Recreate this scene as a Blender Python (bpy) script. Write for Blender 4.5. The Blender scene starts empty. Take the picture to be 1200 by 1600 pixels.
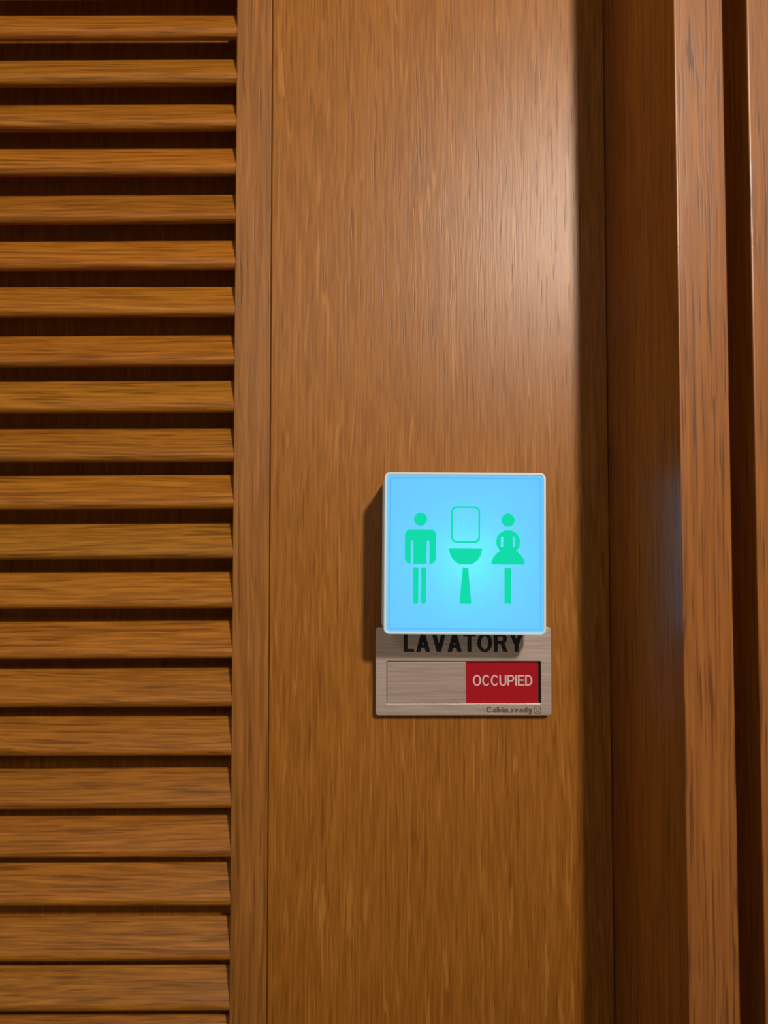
import bpy, bmesh, math
from mathutils import Vector, Matrix
R = math.radians
SC = bpy.context.scene
COL = SC.collection

# ------------------------------------------------------------------ camera
EYE = 1.50                                     # eye height; the door face is the plane y = 0, the room is at -y
DIST = 0.46
cd = bpy.data.cameras.new('camera')
cam = bpy.data.objects.new('camera', cd)
COL.objects.link(cam)
cam.location = (0, -DIST, EYE)
cam.rotation_euler = (R(90 + 2.18), 0, 0)
cd.sensor_fit = 'AUTO'
cd.sensor_width = 36.0
cd.lens = 26.0
cd.clip_start = 0.01
cd.dof.use_dof = True
cd.dof.focus_distance = 0.435
cd.dof.aperture_fstop = 6.8
SC.camera = cam

# ------------------------------------------------------------------ world, lamp, exposure
world = bpy.data.worlds.new('dim_room')
SC.world = world
world.use_nodes = True
bg = world.node_tree.nodes['Background']
bg.inputs['Color'].default_value = (1.0, 0.82, 0.60, 1)
bg.inputs['Strength'].default_value = 0.17

ld = bpy.data.lights.new('ceiling_downlight', 'SPOT')
lamp = bpy.data.objects.new('ceiling_downlight', ld)
COL.objects.link(lamp)
lamp.location = (0.62, -1.75, EYE + 0.95)
lamp.rotation_euler = (Vector((0.05, 0, EYE + 0.32)) - lamp.location).to_track_quat('-Z', 'Y').to_euler()
ld.energy = 158.0
ld.color = (1.0, 0.86, 0.72)
ld.spot_size = R(50)
ld.spot_blend = 1.0
ld.shadow_soft_size = 0.065

rd = bpy.data.lights.new('fill_light', 'POINT')            # unseen fill light added behind the viewer to lift the jamb's shadow
fill_light = bpy.data.objects.new('fill_light', rd)
COL.objects.link(fill_light)
fill_light.location = (-0.55, -2.4, EYE + 0.85)
rd.energy = 18.0
rd.color = (1.0, 0.84, 0.66)
rd.shadow_soft_size = 0.22

SC.view_settings.view_transform = 'Standard'
SC.view_settings.look = 'None'
SC.view_settings.exposure = 0.0
SC.view_settings.gamma = 1.0
SC.view_settings.use_curve_mapping = False


# ------------------------------------------------------------------ helpers
def obj(name, me, mat=None, parent=None):
    o = bpy.data.objects.new(name, me)
    COL.objects.link(o)
    if me.get('eased'):
        wm = o.modifiers.new('weighted_normal', 'WEIGHTED_NORMAL')
        wm.keep_sharp = True
    if mat is not None and not me.materials:
        me.materials.append(mat)
    if parent is not None:
        o.parent = parent
    return o


def empty(name, loc):
    o = bpy.data.objects.new(name, None)
    COL.objects.link(o)
    o.location = loc
    o.empty_display_size = 0.05
    return o


def tag(o, label=None, cat=None, kind=None, group=None):
    if label: o['label'] = label
    if cat: o['category'] = cat
    if kind: o['kind'] = kind
    if group: o['group'] = group
    return o


def finish(bm, name, smooth=None):
    bmesh.ops.recalc_face_normals(bm, faces=bm.faces[:])
    me = bpy.data.meshes.new(name)
    bm.to_mesh(me)
    bm.free()
    if smooth:
        for p in me.polygons:
            p.use_smooth = True
        try:
            me.set_sharp_from_angle(angle=R(smooth))
        except Exception:
            pass
    return me


def board(name, x0, x1, y0, y1, z0, z1, bevel=0.0015, seg=3):
    """A plank with eased edges."""
    bm = bmesh.new()
    bmesh.ops.create_cube(bm, size=1)
    for v in bm.verts:
        v.co = Vector((x0 + (v.co.x + .5) * (x1 - x0), y0 + (v.co.y + .5) * (y1 - y0), z0 + (v.co.z + .5) * (z1 - z0)))
    if bevel:
        bmesh.ops.bevel(bm, geom=bm.edges[:], offset=bevel, segments=seg, profile=0.5, affect='EDGES')
    me = finish(bm, name, 35)
    me['eased'] = 1 if bevel else 0
    return me


def sweep(name, pts, axis, a, b, smooth=40):
    """Extrude the closed outline pts = [(p, q), ...] along an axis: 'X' -> (.., y=p, z=q), 'Z' -> (x=p, y=q, ..)."""
    bm = bmesh.new()
    def at(t, p, q):
        return bm.verts.new((t, p, q) if axis == 'X' else (p, q, t))
    A = [at(a, p, q) for p, q in pts]
    B = [at(b, p, q) for p, q in pts]
    n = len(pts)
    for i in range(n):
        bm.faces.new((A[i], A[(i + 1) % n], B[(i + 1) % n], B[i]))
    bm.faces.new(A)
    bm.faces.new(list(reversed(B)))
    return finish(bm, name, smooth)


def arc(cx, cy, rx, ry, a0, a1, n=14):
    return [(cx + rx * math.cos(R(a0 + (a1 - a0) * i / n)), cy + ry * math.sin(R(a0 + (a1 - a0) * i / n))) for i in range(n + 1)]


def rrect(x0, z0, x1, z1, r, n=6):
    return (arc(x1 - r, z1 - r, r, r, 0, 90, n) + arc(x0 + r, z1 - r, r, r, 90, 180, n)
            + arc(x0 + r, z0 + r, r, r, 180, 270, n) + arc(x1 - r, z0 + r, r, r, 270, 360, n))


def to_wall(me, y):
    """A mesh drawn flat in local XY becomes upright in XZ, its front at y (towards the room = -y)."""
    me.transform(Matrix.Translation((0, y, 0)) @ Matrix.Rotation(R(90), 4, 'X'))
    return me


def cut_out(name, loops, thick, y, bevel=0.0):
    """Flat sheet with holes: loops in (x, z) metres, thickness thick, front face at y - thick/2 ... y + thick/2."""
    cu = bpy.data.curves.new(name, 'CURVE')
    cu.dimensions = '2D'
    cu.fill_mode = 'BOTH'
    cu.extrude = max(thick / 2 - bevel, 0)
    if bevel:
        cu.bevel_depth = bevel
        cu.bevel_resolution = 2
        cu.offset = -bevel
    for lp in loops:
        sp = cu.splines.new('POLY')
        sp.points.add(len(lp) - 1)
        for p, (x, z) in zip(sp.points, lp):
            p.co = (x, z, 0, 1)
        sp.use_cyclic_u = True
    return curve_mesh(name, cu, y)


def curve_mesh(name, cu, y):
    tmp = bpy.data.objects.new('tmp', cu)
    COL.objects.link(tmp)
    bpy.context.view_layer.update()
    dg = bpy.context.evaluated_depsgraph_get()
    me = bpy.data.meshes.new_from_object(tmp.evaluated_get(dg))
    me.name = name
    bpy.data.objects.remove(tmp)
    bpy.data.curves.remove(cu)
    me.materials.clear()
    return to_wall(me, y)


# Grotesque letters, each drawn on a box of its own width, capital height 1:
# b = upright/level bar (x0, y0, x1, y1); d = slanted bar with level ends (x at y0, y0, x at y1, y1); a = arc band (cx, cy, rx, ry, from, to)
def glyphs(w, h):
    """w = width of an upright, h = thickness of a level bar."""
    k = w * 1.12
    return {
        'L': (.56, [('b', 0, 0, w, 1), ('b', 0, 0, .56, h)]),
        'A': (.76, [('d', 0, 0, .38 - k / 2, 1), ('d', .76 - k, 0, .38 - k / 2, 1), ('b', .17, .22, .59, .22 + h)]),
        'V': (.74, [('d', .37 - k / 2, 0, 0, 1), ('d', .37 - k / 2, 0, .74 - k, 1)]),
        'T': (.64, [('b', .32 - w / 2, 0, .32 + w / 2, 1), ('b', 0, 1 - h, .64, 1)]),
        'O': (.80, [('a', .40, .5, .40, .515, 0, 360)]),
        'R': (.74, [('b', 0, 0, w, 1), ('b', 0, 1 - h, .42, 1), ('b', 0, .43, .42, .43 + h), ('a', .42, .715, .27, .285, -90, 90), ('d', .74 - k * 1.08, 0, .36, .44)]),
        'Y': (.74, [('b', .37 - w / 2, 0, .37 + w / 2, .44), ('d', .37 - k / 2, .40, 0, 1), ('d', .37 - k / 2, .40, .74 - k, 1)]),
        'C': (.74, [('a', .39, .5, .39, .515, 38, 322)]),
        'U': (.68, [('b', 0, .32, w, 1), ('b', .68 - w, .32, .68, 1), ('a', .34, .32, .34, .335, 180, 360)]),
        'P': (.66, [('b', 0, 0, w, 1), ('b', 0, 1 - h, .38, 1), ('b', 0, .39, .38, .39 + h), ('a', .38, .695, .28, .305, -90, 90)]),
        'I': (w, [('b', 0, 0, w, 1)]),
        'E': (.61, [('b', 0, 0, w, 1), ('b', 0, 0, .61, h), ('b', 0, .46, .57, .46 + h), ('b', 0, 1 - h, .60, 1)]),
        'D': (.70, [('b', 0, 0, w, 1), ('b', 0, 1 - h, .32, 1), ('b', 0, 0, .32, h), ('a', .32, .5, .38, .5, -90, 90)]),
        'a': (.50, [('a', .24, .21, .24, .22, 0, 360), ('b', .50 - w, 0, .50, .52), ('a', .25, .50, .25, .24, 0, 160)]),
        'b': (.54, [('b', 0, 0, w, 1), ('a', .28, .365, .26, .38, 0, 360)]),
        'd': (.54, [('b', .54 - w, 0, .54, 1), ('a', .26, .365, .26, .38, 0, 360)]),
        'i': (w, [('b', 0, 0, w, .73), ('b', 0, .84, w, 1)]),
        'n': (.51, [('b', 0, 0, w, .73), ('b', .51 - w, 0, .51, .46), ('a', .26, .46, .25, .285, 0, 180)]),
        'r': (.36, [('b', 0, 0, w, .73), ('a', .30, .42, .26, .32, 75, 170)]),
        'e': (.53, [('a', .265, .365, .265, .38, 0, 318), ('b', .10, .31, .52, .31 + h * .85)]),
        'y': (.54, [('d', .27 - w / 2, 0, 0, .73), ('d', .14, -.28, .54 - w, .73), ('b', .02, -.28, .20, -.28 + h)]),
        '.': (w, [('b', 0, 0, w, h * 1.1)]),
    }


def lettering(name, text, x0, x1, zb, zt, y, w, h, gap):
    """Words as thin raised letters, x0..x1 wide, baseline zb, capitals up to zt, standing on the plane y."""
    G = glyphs(w, h)
    k = w * 1.12
    bm = bmesh.new()
    out, pen = [], 0.0
    for ch in text:
        wd, parts = G[ch]
        out.append((pen, parts))
        pen += wd + gap
    total = pen - gap
    sx, sz, t = (x1 - x0) / total, zt - zb, 0.00006

    count = [0]

    def solid(q):
        count[0] += 1
        lift = t + 0.0000004 * count[0]                      # strokes that cross never share a plane
        f = [bm.verts.new((x0 + px * sx, y - lift, zb + pz * sz)) for px, pz in q]
        b = [bm.verts.new((x0 + px * sx, y, zb + pz * sz)) for px, pz in q]
        bm.faces.new(f)
        for i in range(len(q)):
            bm.faces.new((f[i], f[(i + 1) % len(q)], b[(i + 1) % len(q)], b[i]))

    for p0, parts in out:
        for c in parts:
            if c[0] == 'b':
                _, a, b_, c_, d = c
                solid([(p0 + a, b_), (p0 + c_, b_), (p0 + c_, d), (p0 + a, d)])
            elif c[0] == 'd':
                _, xa, ya, xb, yb = c
                solid([(p0 + xa, ya), (p0 + xa + k, ya), (p0 + xb + k, yb), (p0 + xb, yb)])
            else:
                _, cx, cy, rx, ry, a0, a1 = c
                n = 36
                for i in range(n):
                    q0, q1 = R(a0 + (a1 - a0) * i / n), R(a0 + (a1 - a0) * (i + 1) / n)
                    pt = lambda q, e, g: (p0 + cx + (rx - e) * math.cos(q), cy + (ry - g) * math.sin(q))
                    solid([pt(q0, 0, 0), pt(q1, 0, 0), pt(q1, w, h), pt(q0, w, h)])
    return finish(bm, name)


# ------------------------------------------------------------------ materials
def mat(name):
    m = bpy.data.materials.new(name)
    m.use_nodes = True
    nt = m.node_tree
    return m, nt, nt.nodes['Principled BSDF']


def node(nt, kind, **kw):
    n = nt.nodes.new(kind)
    for k, v in kw.items():
        setattr(n, k, v)
    return n


def math_node(nt, op, a, b=None):
    n = node(nt, 'ShaderNodeMath', operation=op)
    for i, v in enumerate((a, b)):
        if v is None: continue
        if isinstance(v, (int, float)): n.inputs[i].default_value = v
        else: nt.links.new(v, n.inputs[i])
    return n.outputs[0]


def wood(name, light, dark, pore, grain='Z', fine=260.0, stretch=9.0, rough=0.42, bump=0.25, streak=(0.40, 0.62),
         pores=0.5, pore_scale=420.0, pore_stretch=14.0, wave=0.012, vary=0.0, pore_cut=(0.60, 0.72), seed=0.0, coat=0.0, spec=0.38, flecks=0.35, hair=0.0):
    """Varnished oak: long growth streaks, short dark pores, slow colour drift; grain runs along Z or X."""
    m, nt, bs = mat(name)
    L = nt.links.new
    tc = node(nt, 'ShaderNodeTexCoord')
    info = node(nt, 'ShaderNodeObjectInfo')
    off = node(nt, 'ShaderNodeVectorMath', operation='SCALE')
    comb = node(nt, 'ShaderNodeCombineXYZ')
    for i in range(3):
        L(info.outputs['Random'], comb.inputs[i])
    L(comb.outputs[0], off.inputs[0])
    off.inputs['Scale'].default_value = 7.3
    add = node(nt, 'ShaderNodeVectorMath', operation='ADD')
    L(tc.outputs['Object'], add.inputs[0])
    L(off.outputs[0], add.inputs[1])
    add2 = node(nt, 'ShaderNodeVectorMath', operation='ADD')
    L(add.outputs[0], add2.inputs[0])
    add2.inputs[1].default_value = (seed, seed * 1.7, seed * 2.3)
    P = add2.outputs[0]

    def stretched(src, k):
        mp = node(nt, 'ShaderNodeMapping')
        mp.inputs['Scale'].default_value = (1, 1, 1 / k) if grain == 'Z' else (1 / k, 1, 1)
        L(src, mp.inputs['Vector'])
        return mp.outputs[0]

    def noise(vec, scale, detail=3.0, rgh=0.55, dist=0.0):
        n = node(nt, 'ShaderNodeTexNoise')
        n.inputs['Scale'].default_value = scale
        n.inputs['Detail'].default_value = detail
        n.inputs['Roughness'].default_value = rgh
        n.inputs['Distortion'].default_value = dist
        L(vec, n.inputs['Vector'])
        return n

    # slow sideways wander of the grain
    wn = noise(stretched(P, 4.0), 14.0, 2.0)
    sub = node(nt, 'ShaderNodeVectorMath', operation='SUBTRACT')
    L(wn.outputs['Color'], sub.inputs[0])
    sub.inputs[1].default_value = (.5, .5, .5)
    scl = node(nt, 'ShaderNodeVectorMath', operation='MULTIPLY')
    L(sub.outputs[0], scl.inputs[0])
    scl.inputs[1].default_value = (wave, wave, 0) if grain == 'Z' else (0, wave, wave)
    warp = node(nt, 'ShaderNodeVectorMath', operation='ADD')
    L(P, warp.inputs[0])
    L(scl.outputs[0], warp.inputs[1])
    W = warp.outputs[0]

    streaks = noise(stretched(W, stretch), fine, 3.0, 0.6)
    ramp = node(nt, 'ShaderNodeMapRange', interpolation_type='SMOOTHSTEP')
    ramp.inputs['From Min'].default_value, ramp.inputs['From Max'].default_value = streak
    L(streaks.outputs['Fac'], ramp.inputs['Value'])
    bands = noise(stretched(W, 22.0), 45.0, 3.0)
    drift = noise(stretched(P, 2.0), 5.0, 2.0)
    por = noise(stretched(W, pore_stretch), pore_scale, 1.5, 0.5)
    pr = node(nt, 'ShaderNodeMapRange', interpolation_type='SMOOTHSTEP')
    pr.inputs['From Min'].default_value, pr.inputs['From Max'].default_value = pore_cut
    L(por.outputs['Fac'], pr.inputs['Value'])

    fac = math_node(nt, 'ADD', math_node(nt, 'MULTIPLY', ramp.outputs[0], 0.60),
                    math_node(nt, 'ADD', math_node(nt, 'MULTIPLY', bands.outputs['Fac'], 0.40),
                              math_node(nt, 'MULTIPLY', drift.outputs['Fac'], 0.25)))
    fac = math_node(nt, 'SUBTRACT', fac, 0.16)
    mix = node(nt, 'ShaderNodeMix', data_type='RGBA', clamp_factor=True)
    L(fac, mix.inputs[0])
    mix.inputs[6].default_value = (*dark, 1)
    mix.inputs[7].default_value = (*light, 1)
    mix2 = node(nt, 'ShaderNodeMix', data_type='RGBA', clamp_factor=True)
    L(math_node(nt, 'MULTIPLY', pr.outputs[0], pores), mix2.inputs[0])
    L(mix.outputs[2], mix2.inputs[6])
    mix2.inputs[7].default_value = (*pore, 1)
    fl = node(nt, 'ShaderNodeMapRange', interpolation_type='SMOOTHSTEP')
    fl.inputs['From Min'].default_value, fl.inputs['From Max'].default_value = 0.42, 0.30
    L(por.outputs['Fac'], fl.inputs['Value'])
    mix3 = node(nt, 'ShaderNodeMix', data_type='RGBA', clamp_factor=True)
    L(math_node(nt, 'MULTIPLY', fl.outputs[0], flecks), mix3.inputs[0])
    L(mix2.outputs[2], mix3.inputs[6])
    mix3.inputs[7].default_value = (light[0] * 1.35, light[1] * 1.45, light[2] * 2.0, 1)
    out = mix3.outputs[2]
    if hair:                                               # pale raised hairlines wandering along the grain
        hn = noise(stretched(W, 45.0), 300.0, 0.0)
        ridge = node(nt, 'ShaderNodeMapRange', interpolation_type='SMOOTHSTEP')
        ridge.inputs['From Min'].default_value, ridge.inputs['From Max'].default_value = 0.040, 0.006
        L(math_node(nt, 'ABSOLUTE', math_node(nt, 'SUBTRACT', hn.outputs['Fac'], 0.5)), ridge.inputs['Value'])
        gate = noise(stretched(P, 9.0), 260.0, 1.0)
        gr = node(nt, 'ShaderNodeMapRange', interpolation_type='SMOOTHSTEP')
        gr.inputs['From Min'].default_value, gr.inputs['From Max'].default_value = 0.45, 0.58
        L(gate.outputs['Fac'], gr.inputs['Value'])
        mix4 = node(nt, 'ShaderNodeMix', data_type='RGBA', clamp_factor=True)
        L(math_node(nt, 'MULTIPLY', math_node(nt, 'MULTIPLY', ridge.outputs[0], gr.outputs[0]), hair), mix4.inputs[0])
        L(out, mix4.inputs[6])
        mix4.inputs[7].default_value = (light[0] * 1.35, light[1] * 1.5, light[2] * 2.4, 1)
        out = mix4.outputs[2]
    if vary:
        hs = node(nt, 'ShaderNodeHueSaturation')
        L(out, hs.inputs['Color'])
        v = math_node(nt, 'ADD', math_node(nt, 'MULTIPLY', info.outputs['Random'], vary), 1 - vary / 2)
        L(v, hs.inputs['Value'])
        h = math_node(nt, 'ADD', math_node(nt, 'MULTIPLY', math_node(nt, 'FRACT', math_node(nt, 'MULTIPLY', info.outputs['Random'], 17.0)), 0.010), 0.497)
        L(h, hs.inputs['Hue'])
        out = hs.outputs[0]
    L(out, bs.inputs['Base Color'])
    bs.inputs['Roughness'].default_value = rough
    bs.inputs['Specular IOR Level'].default_value = spec
    bs.inputs['Coat Weight'].default_value = coat
    bs.inputs['Coat Roughness'].default_value = 0.30
    if bump:
        b = node(nt, 'ShaderNodeBump')
        b.inputs['Strength'].default_value = bump
        b.inputs['Distance'].default_value = 0.0006
        hgt = math_node(nt, 'SUBTRACT', streaks.outputs['Fac'], math_node(nt, 'MULTIPLY', pr.outputs[0], 0.5))
        L(hgt, b.inputs['Height'])
        L(b.outputs[0], bs.inputs['Normal'])
    return m


OAK = wood('oak_stile', (0.335, 0.129, 0.016), (0.222, 0.078, 0.006), (0.13, 0.040, 0.003), fine=620.0, stretch=20.0, streak=(0.36, 0.64),
           rough=0.37, spec=0.33, bump=0.16, pores=0.55, pore_scale=640.0, pore_stretch=24.0, wave=0.008, seed=1.0, flecks=0.3, hair=0.55)
OAK_STRIP = wood('oak_strip', (0.33, 0.130, 0.022), (0.20, 0.074, 0.010), (0.10, 0.034, 0.005), fine=300.0, stretch=34.0,
                 rough=0.42, pores=0.6, pore_scale=520.0, pore_stretch=26.0, seed=3.0)
OAK_SLAT = wood('oak_slat', (0.385, 0.145, 0.013), (0.215, 0.073, 0.0045), (0.12, 0.036, 0.003), grain='X', fine=560.0, stretch=24.0,
                rough=0.45, pores=0.7, pore_scale=620.0, pore_stretch=32.0, pore_cut=(0.57, 0.68), vary=0.20, seed=5.0)
OAK_POST = wood('oak_post', (0.33, 0.116, 0.015), (0.23, 0.074, 0.008), (0.09, 0.028, 0.005), fine=300.0, stretch=26.0,
                rough=0.34, spec=0.80, bump=0.10, pores=0.8, pore_scale=980.0, pore_stretch=60.0, pore_cut=(0.55, 0.65), flecks=0.2, seed=8.0)
DARK_WOOD = wood('dark_back_wood', (0.42, 0.160, 0.020), (0.32, 0.11, 0.012), (0.2, 0.06, 0.008), rough=0.8, spec=0.1, seed=11.0)


def plain(name, col, rough=0.5, metal=0.0, spec=0.5):
    m, nt, bs = mat(name)
    bs.inputs['Base Color'].default_value = (*col, 1)
    bs.inputs['Roughness'].default_value = rough
    bs.inputs['Metallic'].default_value = metal
    bs.inputs['Specular IOR Level'].default_value = spec
    return m


def brushed(name, a, b, rough=0.38):
    m, nt, bs = mat(name)
    L = nt.links.new
    tc = node(nt, 'ShaderNodeTexCoord')
    mp = node(nt, 'ShaderNodeMapping')
    mp.inputs['Scale'].default_value = (0.03, 1, 1)
    L(tc.outputs['Object'], mp.inputs['Vector'])
    n = node(nt, 'ShaderNodeTexNoise')
    n.inputs['Scale'].default_value = 1300.0
    n.inputs['Detail'].default_value = 3.0
    L(mp.outputs[0], n.inputs['Vector'])
    mx = node(nt, 'ShaderNodeMix', data_type='RGBA')
    rg = node(nt, 'ShaderNodeMapRange')
    rg.inputs['From Min'].default_value, rg.inputs['From Max'].default_value = 0.3, 0.7
    L(n.outputs['Fac'], rg.inputs['Value'])
    L(rg.outputs[0], mx.inputs[0])
    mx.inputs[6].default_value = (*a, 1)
    mx.inputs[7].default_value = (*b, 1)
    L(mx.outputs[2], bs.inputs['Base Color'])
    bs.inputs['Metallic'].default_value = 0.72
    bs.inputs['Roughness'].default_value = rough
    bp = node(nt, 'ShaderNodeBump')
    bp.inputs['Strength'].default_value = 0.15
    bp.inputs['Distance'].default_value = 0.0002
    L(n.outputs['Fac'], bp.inputs['Height'])
    L(bp.outputs[0], bs.inputs['Normal'])
    return m


def backlit(name, emit, body):
    """Backlit acrylic: glows evenly and lets the light of the lamp inside through."""
    m, nt, bs = mat(name)
    L = nt.links.new
    bs.inputs['Base Color'].default_value = (0.004, 0.006, 0.008, 1)
    bs.inputs['Roughness'].default_value = 0.2
    bs.inputs['Specular IOR Level'].default_value = 0.15
    bs.inputs['Emission Color'].default_value = (*emit, 1)
    bs.inputs['Emission Strength'].default_value = 1.0
    tr = node(nt, 'ShaderNodeBsdfTranslucent')
    tr.inputs['Color'].default_value = (*body, 1)
    ad = node(nt, 'ShaderNodeAddShader')
    L(bs.outputs[0], ad.inputs[0])
    L(tr.outputs[0], ad.inputs[1])
    L(ad.outputs[0], nt.nodes['Material Output'].inputs['Surface'])
    return m


WHITE_PLASTIC = plain('white_plastic', (0.72, 0.74, 0.74), 0.4)
BEZEL = plain('bezel_acrylic', (0.52, 0.56, 0.56), 0.35)
BEZEL.node_tree.nodes['Principled BSDF'].inputs['Emission Color'].default_value = (0.06, 0.16, 0.20, 1)
BEZEL.node_tree.nodes['Principled BSDF'].inputs['Emission Strength'].default_value = 1.0
SIGN_BLUE = backlit('backlit_blue_acrylic', (0.135, 0.385, 0.88), (0.08, 0.30, 0.22))
SIGN_GREEN = backlit('backlit_green_film', (0.0, 0.70, 0.39), (0.0, 0.0, 0.0))
BRUSHED = brushed('brushed_steel', (0.52, 0.43, 0.395), (0.74, 0.62, 0.57))
BRUSHED_SLIDE = brushed('brushed_steel_slider', (0.48, 0.38, 0.345), (0.66, 0.54, 0.49))
RED = plain('red_film', (0.34, 0.002, 0.010), 0.5, spec=0.2)
PALE_INK = plain('pale_ink', (0.62, 0.50, 0.50), 0.5)
BLACK_INK = plain('black_ink', (0.008, 0.008, 0.010), 0.45)
BROWN_INK = plain('engraved_brown', (0.13, 0.080, 0.066), 0.6)
BLACK_PLASTIC = plain('black_plastic', (0.012, 0.010, 0.010), 0.5)
BACKING_DARK = plain('dark_backing', (0.10, 0.07, 0.05), 0.8)

# ------------------------------------------------------------------ the setting
Z0, Z1 = 0.0, 2.06
floor = obj('floor', board('floor', -1.2, 1.2, -2.6, 0.30, -0.03, 0.0, 0.0), plain('floor_boards', (0.12, 0.06, 0.03), 0.5))
tag(floor, 'brown floor in front of the lavatory door', 'floor', 'structure')
backing = obj('leak_backing', board('leak_backing', -1.2, 1.2, 0.10, 0.20, 0.0, 2.5, 0.0), BACKING_DARK)  # unseen dark sheet, added so no light leaks in past the door edge
tag(backing, 'dark wall added behind the louvred lavatory door to block light leaks', 'backing', 'structure')

door = empty('door_1', (0, 0, 0))
tag(door, 'oak louvred lavatory door with wide stile carrying the two signs', 'door', 'structure')
XS0, XG, XS1 = -0.0940, -0.0712, 0.1400        # louvre edge, groove, door edge
obj('stile', board('stile', XG + 0.0002, XS1, 0.0, 0.036, 0.004, Z1, 0.0007), OAK, door)
obj('louvre_frame', board('louvre_frame', XS0, XG - 0.0002, 0.0, 0.036, 0.004, Z1, 0.0007), OAK_STRIP, door)
obj('stile', board('far_stile', -0.56, -0.46, 0.0, 0.036, 0.004, Z1, 0.0015), OAK, door)
obj('back_panel', board('back_panel', -0.46, XS0, 0.030, 0.036, 0.004, Z1, 0.0), DARK_WOOD, door)
OAK_RAIL = wood('oak_rail', (0.37, 0.138, 0.021), (0.22, 0.073, 0.008), (0.13, 0.040, 0.004), grain='X', fine=430.0, stretch=17.0, seed=2.0)
obj('rail', board('top_rail', -0.46, XS0, 0.0, 0.036, EYE + 0.44, Z1, 0.0015), OAK_RAIL, door)
obj('rail', board('bottom_rail', -0.46, XS0, 0.0, 0.036, 0.004, EYE - 0.40, 0.0015), OAK_RAIL, door)

# slats: tilted boards with a rounded nose, lower edge towards the room
TILT, THK, LEN = R(55), 0.0080, 0.0200
ux, uz = math.cos(TILT), math.sin(TILT)
nx, nz = -uz, ux
r = THK / 2
prof = []
for i in range(13):                                            # nose, from the face round to the back
    a = math.pi * i / 12
    prof.append((r * (math.cos(a) * nx - math.sin(a) * ux), r * (math.cos(a) * nz - math.sin(a) * uz)))
rb = 0.0012
for k in range(5):                                             # eased rear corners
    a = math.pi / 2 * k / 4
    prof.append(((LEN - rb + rb * math.sin(a)) * ux - (r - rb + rb * math.cos(a)) * nx, (LEN - rb + rb * math.sin(a)) * uz - (r - rb + rb * math.cos(a)) * nz))
for k in range(5):
    a = math.pi / 2 * k / 4
    prof.append(((LEN - rb + rb * math.cos(a)) * ux + (r - rb + rb * math.sin(a)) * nx, (LEN - rb + rb * math.cos(a)) * uz + (r - rb + rb * math.sin(a)) * nz))
slat_me = sweep('slat', prof, 'X', -0.470, XS0 + 0.004)
slat_me.materials.append(OAK_SLAT)
NOSE = [0.4126, 0.3824, 0.3522, 0.322, 0.2924, 0.2625, 0.2328, 0.2024, 0.1721, 0.1416, 0.1106, 0.0806, 0.0493, 0.0201, -0.0113, -0.0423, -0.0728, -0.1029, -0.1331, -0.1649, -0.1948, -0.2241, -0.2564, -0.2868, -0.3174, -0.348, -0.3786]
for k, h in enumerate(NOSE):
    s = obj('slat', slat_me, None, door)
    s.location = (0, 0.0042, EYE + h + r)
    s.rotation_euler = (R(((k * 7) % 5 - 2) * 0.35), R(-0.22 - ((k * 5) % 3 - 1) * 0.10), 0)

def upright(name, corners, rad):
    """A post swept up from the floor: corners in plan, the edges eased to a small radius."""
    pts = []
    for i, c in enumerate(corners):
        a, c, b = Vector(corners[i - 1]), Vector(c), Vector(corners[(i + 1) % len(corners)])
        p, q = c + (a - c).normalized() * rad, c + (b - c).normalized() * rad
        for k in range(5):
            t = k / 4
            pts.append(tuple(p * (1 - t) ** 2 + c * 2 * t * (1 - t) + q * t ** 2))
    me = sweep(name, pts, 'Z', 0.0, Z1 + 0.05, 35)
    me['eased'] = 1
    return me
side = [(0.14025, 0.10), (0.14025, 0.0)]               # flat by the door, gently rounded towards the room
for k in range(1, 17):
    q = k / 16
    side.append((0.14025 + 0.0010 * q + 0.0057 * max(0, (q - 0.28) / 0.72) ** 2, -0.095 * q))
post = obj('trim_1', upright('trim_1', side + [(0.1733, -0.0912), (0.1733, 0.10)], 0.0006), OAK_POST)
tag(post, 'oak door jamb standing proud of the door, nearest the lit sign', 'door jamb', 'structure')
post2 = obj('trim_2', upright('trim_2', [(0.1838, 0.10), (0.1838, -0.0950), (0.30, -0.0800), (0.30, 0.10)], 0.0010), OAK_POST)
tag(post2, 'oak casing beyond the jamb and its dark groove', 'door casing', 'structure')
gv = obj('trim_3', board('trim_3', 0.1733, 0.1838, -0.055, 0.10, 0.0, Z1 + 0.05, 0.0), DARK_WOOD)
tag(gv, 'dark narrow groove strip between the jamb and the casing', 'trim', 'structure')

# ------------------------------------------------------------------ the lit sign
PX = 0.000365                                   # metres per photograph pixel on the sign's face
BCX, BCZ = 0.04625, EYE - 0.0075
HALF = 0.0462
box = empty('illuminated_sign', (BCX, 0.0, BCZ))
box.rotation_euler = (0, R(0.40), 0)
tag(box, 'square white light box glowing blue with green man, washbasin and woman pictograms', 'sign')
obj('housing', cut_out('housing', [rrect(-HALF - 0.0012, -HALF + 0.0008, HALF - 0.0018, HALF - 0.0008, 0.005), rrect(-HALF + 0.001, -HALF + 0.003, HALF - 0.004, HALF - 0.003, 0.003)],
                       0.0275, -0.01425, 0.0006), WHITE_PLASTIC, box)
obj('back_plate', cut_out('back_plate', [rrect(-HALF + 0.0011, -HALF + 0.0031, HALF - 0.0041, HALF - 0.0031, 0.003)], 0.002, -0.0018), WHITE_PLASTIC, box)
obj('bezel', cut_out('bezel', [rrect(-HALF, -HALF, HALF, HALF, 0.0032), rrect(-HALF + 0.0016, -HALF + 0.0016, HALF - 0.0016, HALF - 0.0016, 0.0018)],
                     0.0098, -0.0330, 0.0005), BEZEL, box)
panel = obj('front_panel', cut_out('front_panel', [rrect(-HALF + 0.0017, -HALF + 0.0017, HALF - 0.0017, HALF - 0.0017, 0.0017)], 0.002, -0.0364), SIGN_BLUE, box)
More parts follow.
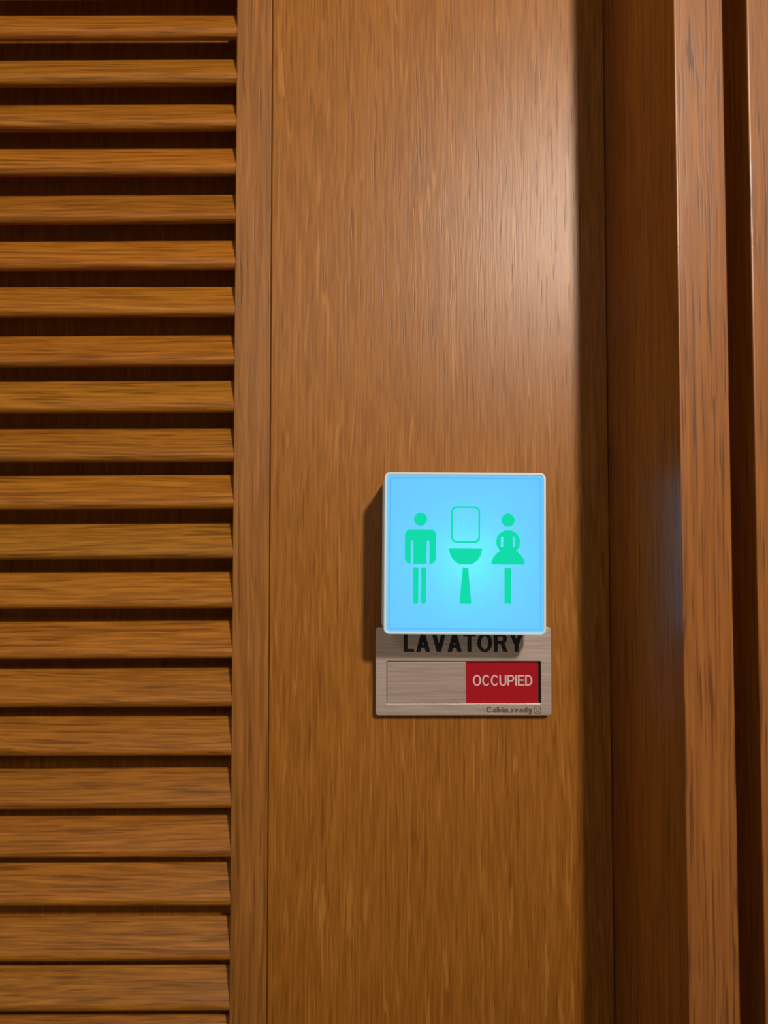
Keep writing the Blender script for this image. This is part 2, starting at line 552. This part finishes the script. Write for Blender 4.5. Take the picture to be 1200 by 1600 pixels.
obj('panel_edge', cut_out('panel_edge', [rrect(-HALF + 0.0030, -HALF + 0.0030, HALF - 0.0030, HALF - 0.0030, 0.0012),
                                         rrect(-HALF + 0.0034, -HALF + 0.0034, HALF - 0.0034, HALF - 0.0034, 0.0010)], 0.0002, -0.0375), backlit('panel_edge_line', (0.10, 0.46, 0.95), (0.0, 0.0, 0.0)), panel)
led = bpy.data.lights.new('sign_led', 'POINT')
led.energy = 0.06
led.color = (0.1, 1.0, 0.8)
led.shadow_soft_size = 0.004
lo = bpy.data.objects.new('sign_led', led)
COL.objects.link(lo)
lo.parent = box
lo.location = (0.002, -0.014, -0.003)

def P(u, v):                                   # drawing units of the pictograms (4.615 per photograph pixel) -> metres on the face
    return ((600 + u / 4.615 - 726.7) * PX, -(780 + v / 4.615 - 864.4) * PX)

def PL(pts):
    return [P(u, v) for u, v in pts]

def circle(u, v, q, n=40):
    return PL([(u + q * math.cos(2 * math.pi * i / n), v + q * math.sin(2 * math.pi * i / n)) for i in range(n)])

YP, TP = -0.03755, 0.0003
man = [circle(262, 145, 48)]
c = 42
torso = (arc(150 + c, 218 + c, c, c, 180, 270) + arc(375 - c, 218 + c, c, c, 270, 360)
         + arc(375 - c - 4, 468 - c - 4, c + 4, c + 4, 0, 90) + [(327, 468), (327, 304), (322, 298), (312, 298), (307, 304), (307, 468)]
         + [(212, 468), (212, 304), (207, 298), (198, 298), (193, 304), (193, 468)] + arc(150 + c + 4, 468 - c - 4, c + 4, c + 4, 90, 180))
man.append(PL(torso))
for a, b in ((212, 249), (269, 305)):
    q = (b - a) / 2
    man.append(PL([(a, 492), (b, 492)] + arc((a + b) / 2, 757 - q, q, q, 0, 180)))
obj('man_pictogram', cut_out('man_pictogram', man, TP, YP), SIGN_GREEN, panel)
def rr(u0, v0, u1, v1, q):
    return PL(rrect(u0, v0, u1, v1, q, 8))
obj('mirror_pictogram', cut_out('mirror_pictogram', [rr(483, 50, 693, 315, 42), rr(496, 63, 680, 302, 30)], TP, YP), SIGN_GREEN, panel)
basin = [PL([(468, 352), (707, 352)] + arc(587.5, 352, 119.5, 124, 2, 72, 16) + [(622, 467), (553, 467)] + arc(587.5, 352, 119.5, 124, 108, 178, 16)),
         PL([(568, 492), (607, 492), (631, 752), (545, 752)])]
obj('washbasin_pictogram', cut_out('washbasin_pictogram', basin, TP, YP), SIGN_GREEN, panel)
def skirt_u(v): return 120 * math.sqrt(max(0, 1 - ((467 - v) / 108) ** 2))
dress = ([(895 + skirt_u(467 - 95 * k / 10), 467 - 95 * k / 10) for k in range(11)]
         + arc(895, 305, 86, 86, 47, -227, 40) + [(895 - skirt_u(467 - 95 * k / 10), 467 - 95 * k / 10) for k in range(10, -1, -1)])
woman = [circle(895, 148, 48), PL(dress), rr(842, 268, 860, 344, 8.9), rr(928, 268, 946, 344, 8.9),
         PL([(869, 492), (918, 492), (918, 744), (912, 752), (900, 752), (894, 744), (888, 752), (876, 752), (869, 744)])]
obj('woman_pictogram', cut_out('woman_pictogram', woman, TP, YP), SIGN_GREEN, panel)

# ------------------------------------------------------------------ the sliding occupied / vacant sign
plate_y = -0.0060
KX = 0.000393                                   # metres per photograph pixel at the plate
def X(px): return (px - 600) * KX
def Z(py): return EYE - (py - 844) * KX
slide = empty('sliding_door_sign', (0, 0, 0))
tag(slide, 'brushed metal lavatory plate with a red occupied window, mounted below the glowing sign box', 'sign')
ax0, ax1, az0, az1 = X(587), X(859.5), Z(1115), Z(979.5)
wx0, wx1, wz0, wz1 = X(604), X(843.5), Z(1097), Z(1031.5)
obj('back_plate', cut_out('slide_back', [rrect(ax0 + 0.0004, az0 + 0.0004, ax1 - 0.0004, az1 - 0.0004, 0.0015)], 0.0028, -0.0015), BLACK_PLASTIC, slide)
face = obj('face_plate', cut_out('face_plate', [rrect(ax0, az0, ax1, az1, 0.0018), rrect(wx0, wz0, wx1, wz1, 0.0006)], 0.0031, -0.00445, 0.0002), BRUSHED, slide)
red = obj('red_panel', cut_out('red_panel', [rrect(wx0 + 0.02, wz0 + 0.0001, wx1 - 0.0014, wz1 - 0.0001, 0.0004)], 0.0006, -0.0033), RED, slide)
red['label'] = 'red panel reading OCCUPIED'
obj('slider', cut_out('slider', [rrect(wx0 + 0.0004, wz0 + 0.0005, X(727), wz1 - 0.0005, 0.0003)], 0.0022, -0.0046, 0.0001), BRUSHED_SLIDE, slide)
obj('lettering', lettering('occupied', 'OCCUPIED', X(738.5), X(831), Z(1070.5), Z(1054), -0.0036, 0.150, 0.125, 0.10), PALE_INK, red)
obj('lettering', lettering('lavatory', 'LAVATORY', X(630.5), X(816.5), Z(1017.5), Z(988.8), -0.0060, 0.212, 0.165, 0.085), BLACK_INK, face)
obj('lettering', lettering('maker', 'Cabin.ready', X(758), X(829.5), Z(1110.8), Z(1101.5), -0.0060, 0.27, 0.20, 0.045), BROWN_INK, face)
icon = [rrect(X(832), Z(1112.3), X(843.3), Z(1101), 0.0009), rrect(X(833.2), Z(1111.1), X(842.1), Z(1102.2), 0.0006)]
def ring(cx, cz, q):
    return [(cx + q * math.cos(2 * math.pi * i / 20), cz + q * math.sin(2 * math.pi * i / 20)) for i in range(20)]
icon += [ring(X(837.7), Z(1106.7), 0.00106), ring(X(837.7), Z(1106.7), 0.00062), ring(X(841), Z(1103.4), 0.0002)]
obj('camera_icon', cut_out('camera_icon', icon, 0.0001, -0.00602), BROWN_INK, face)
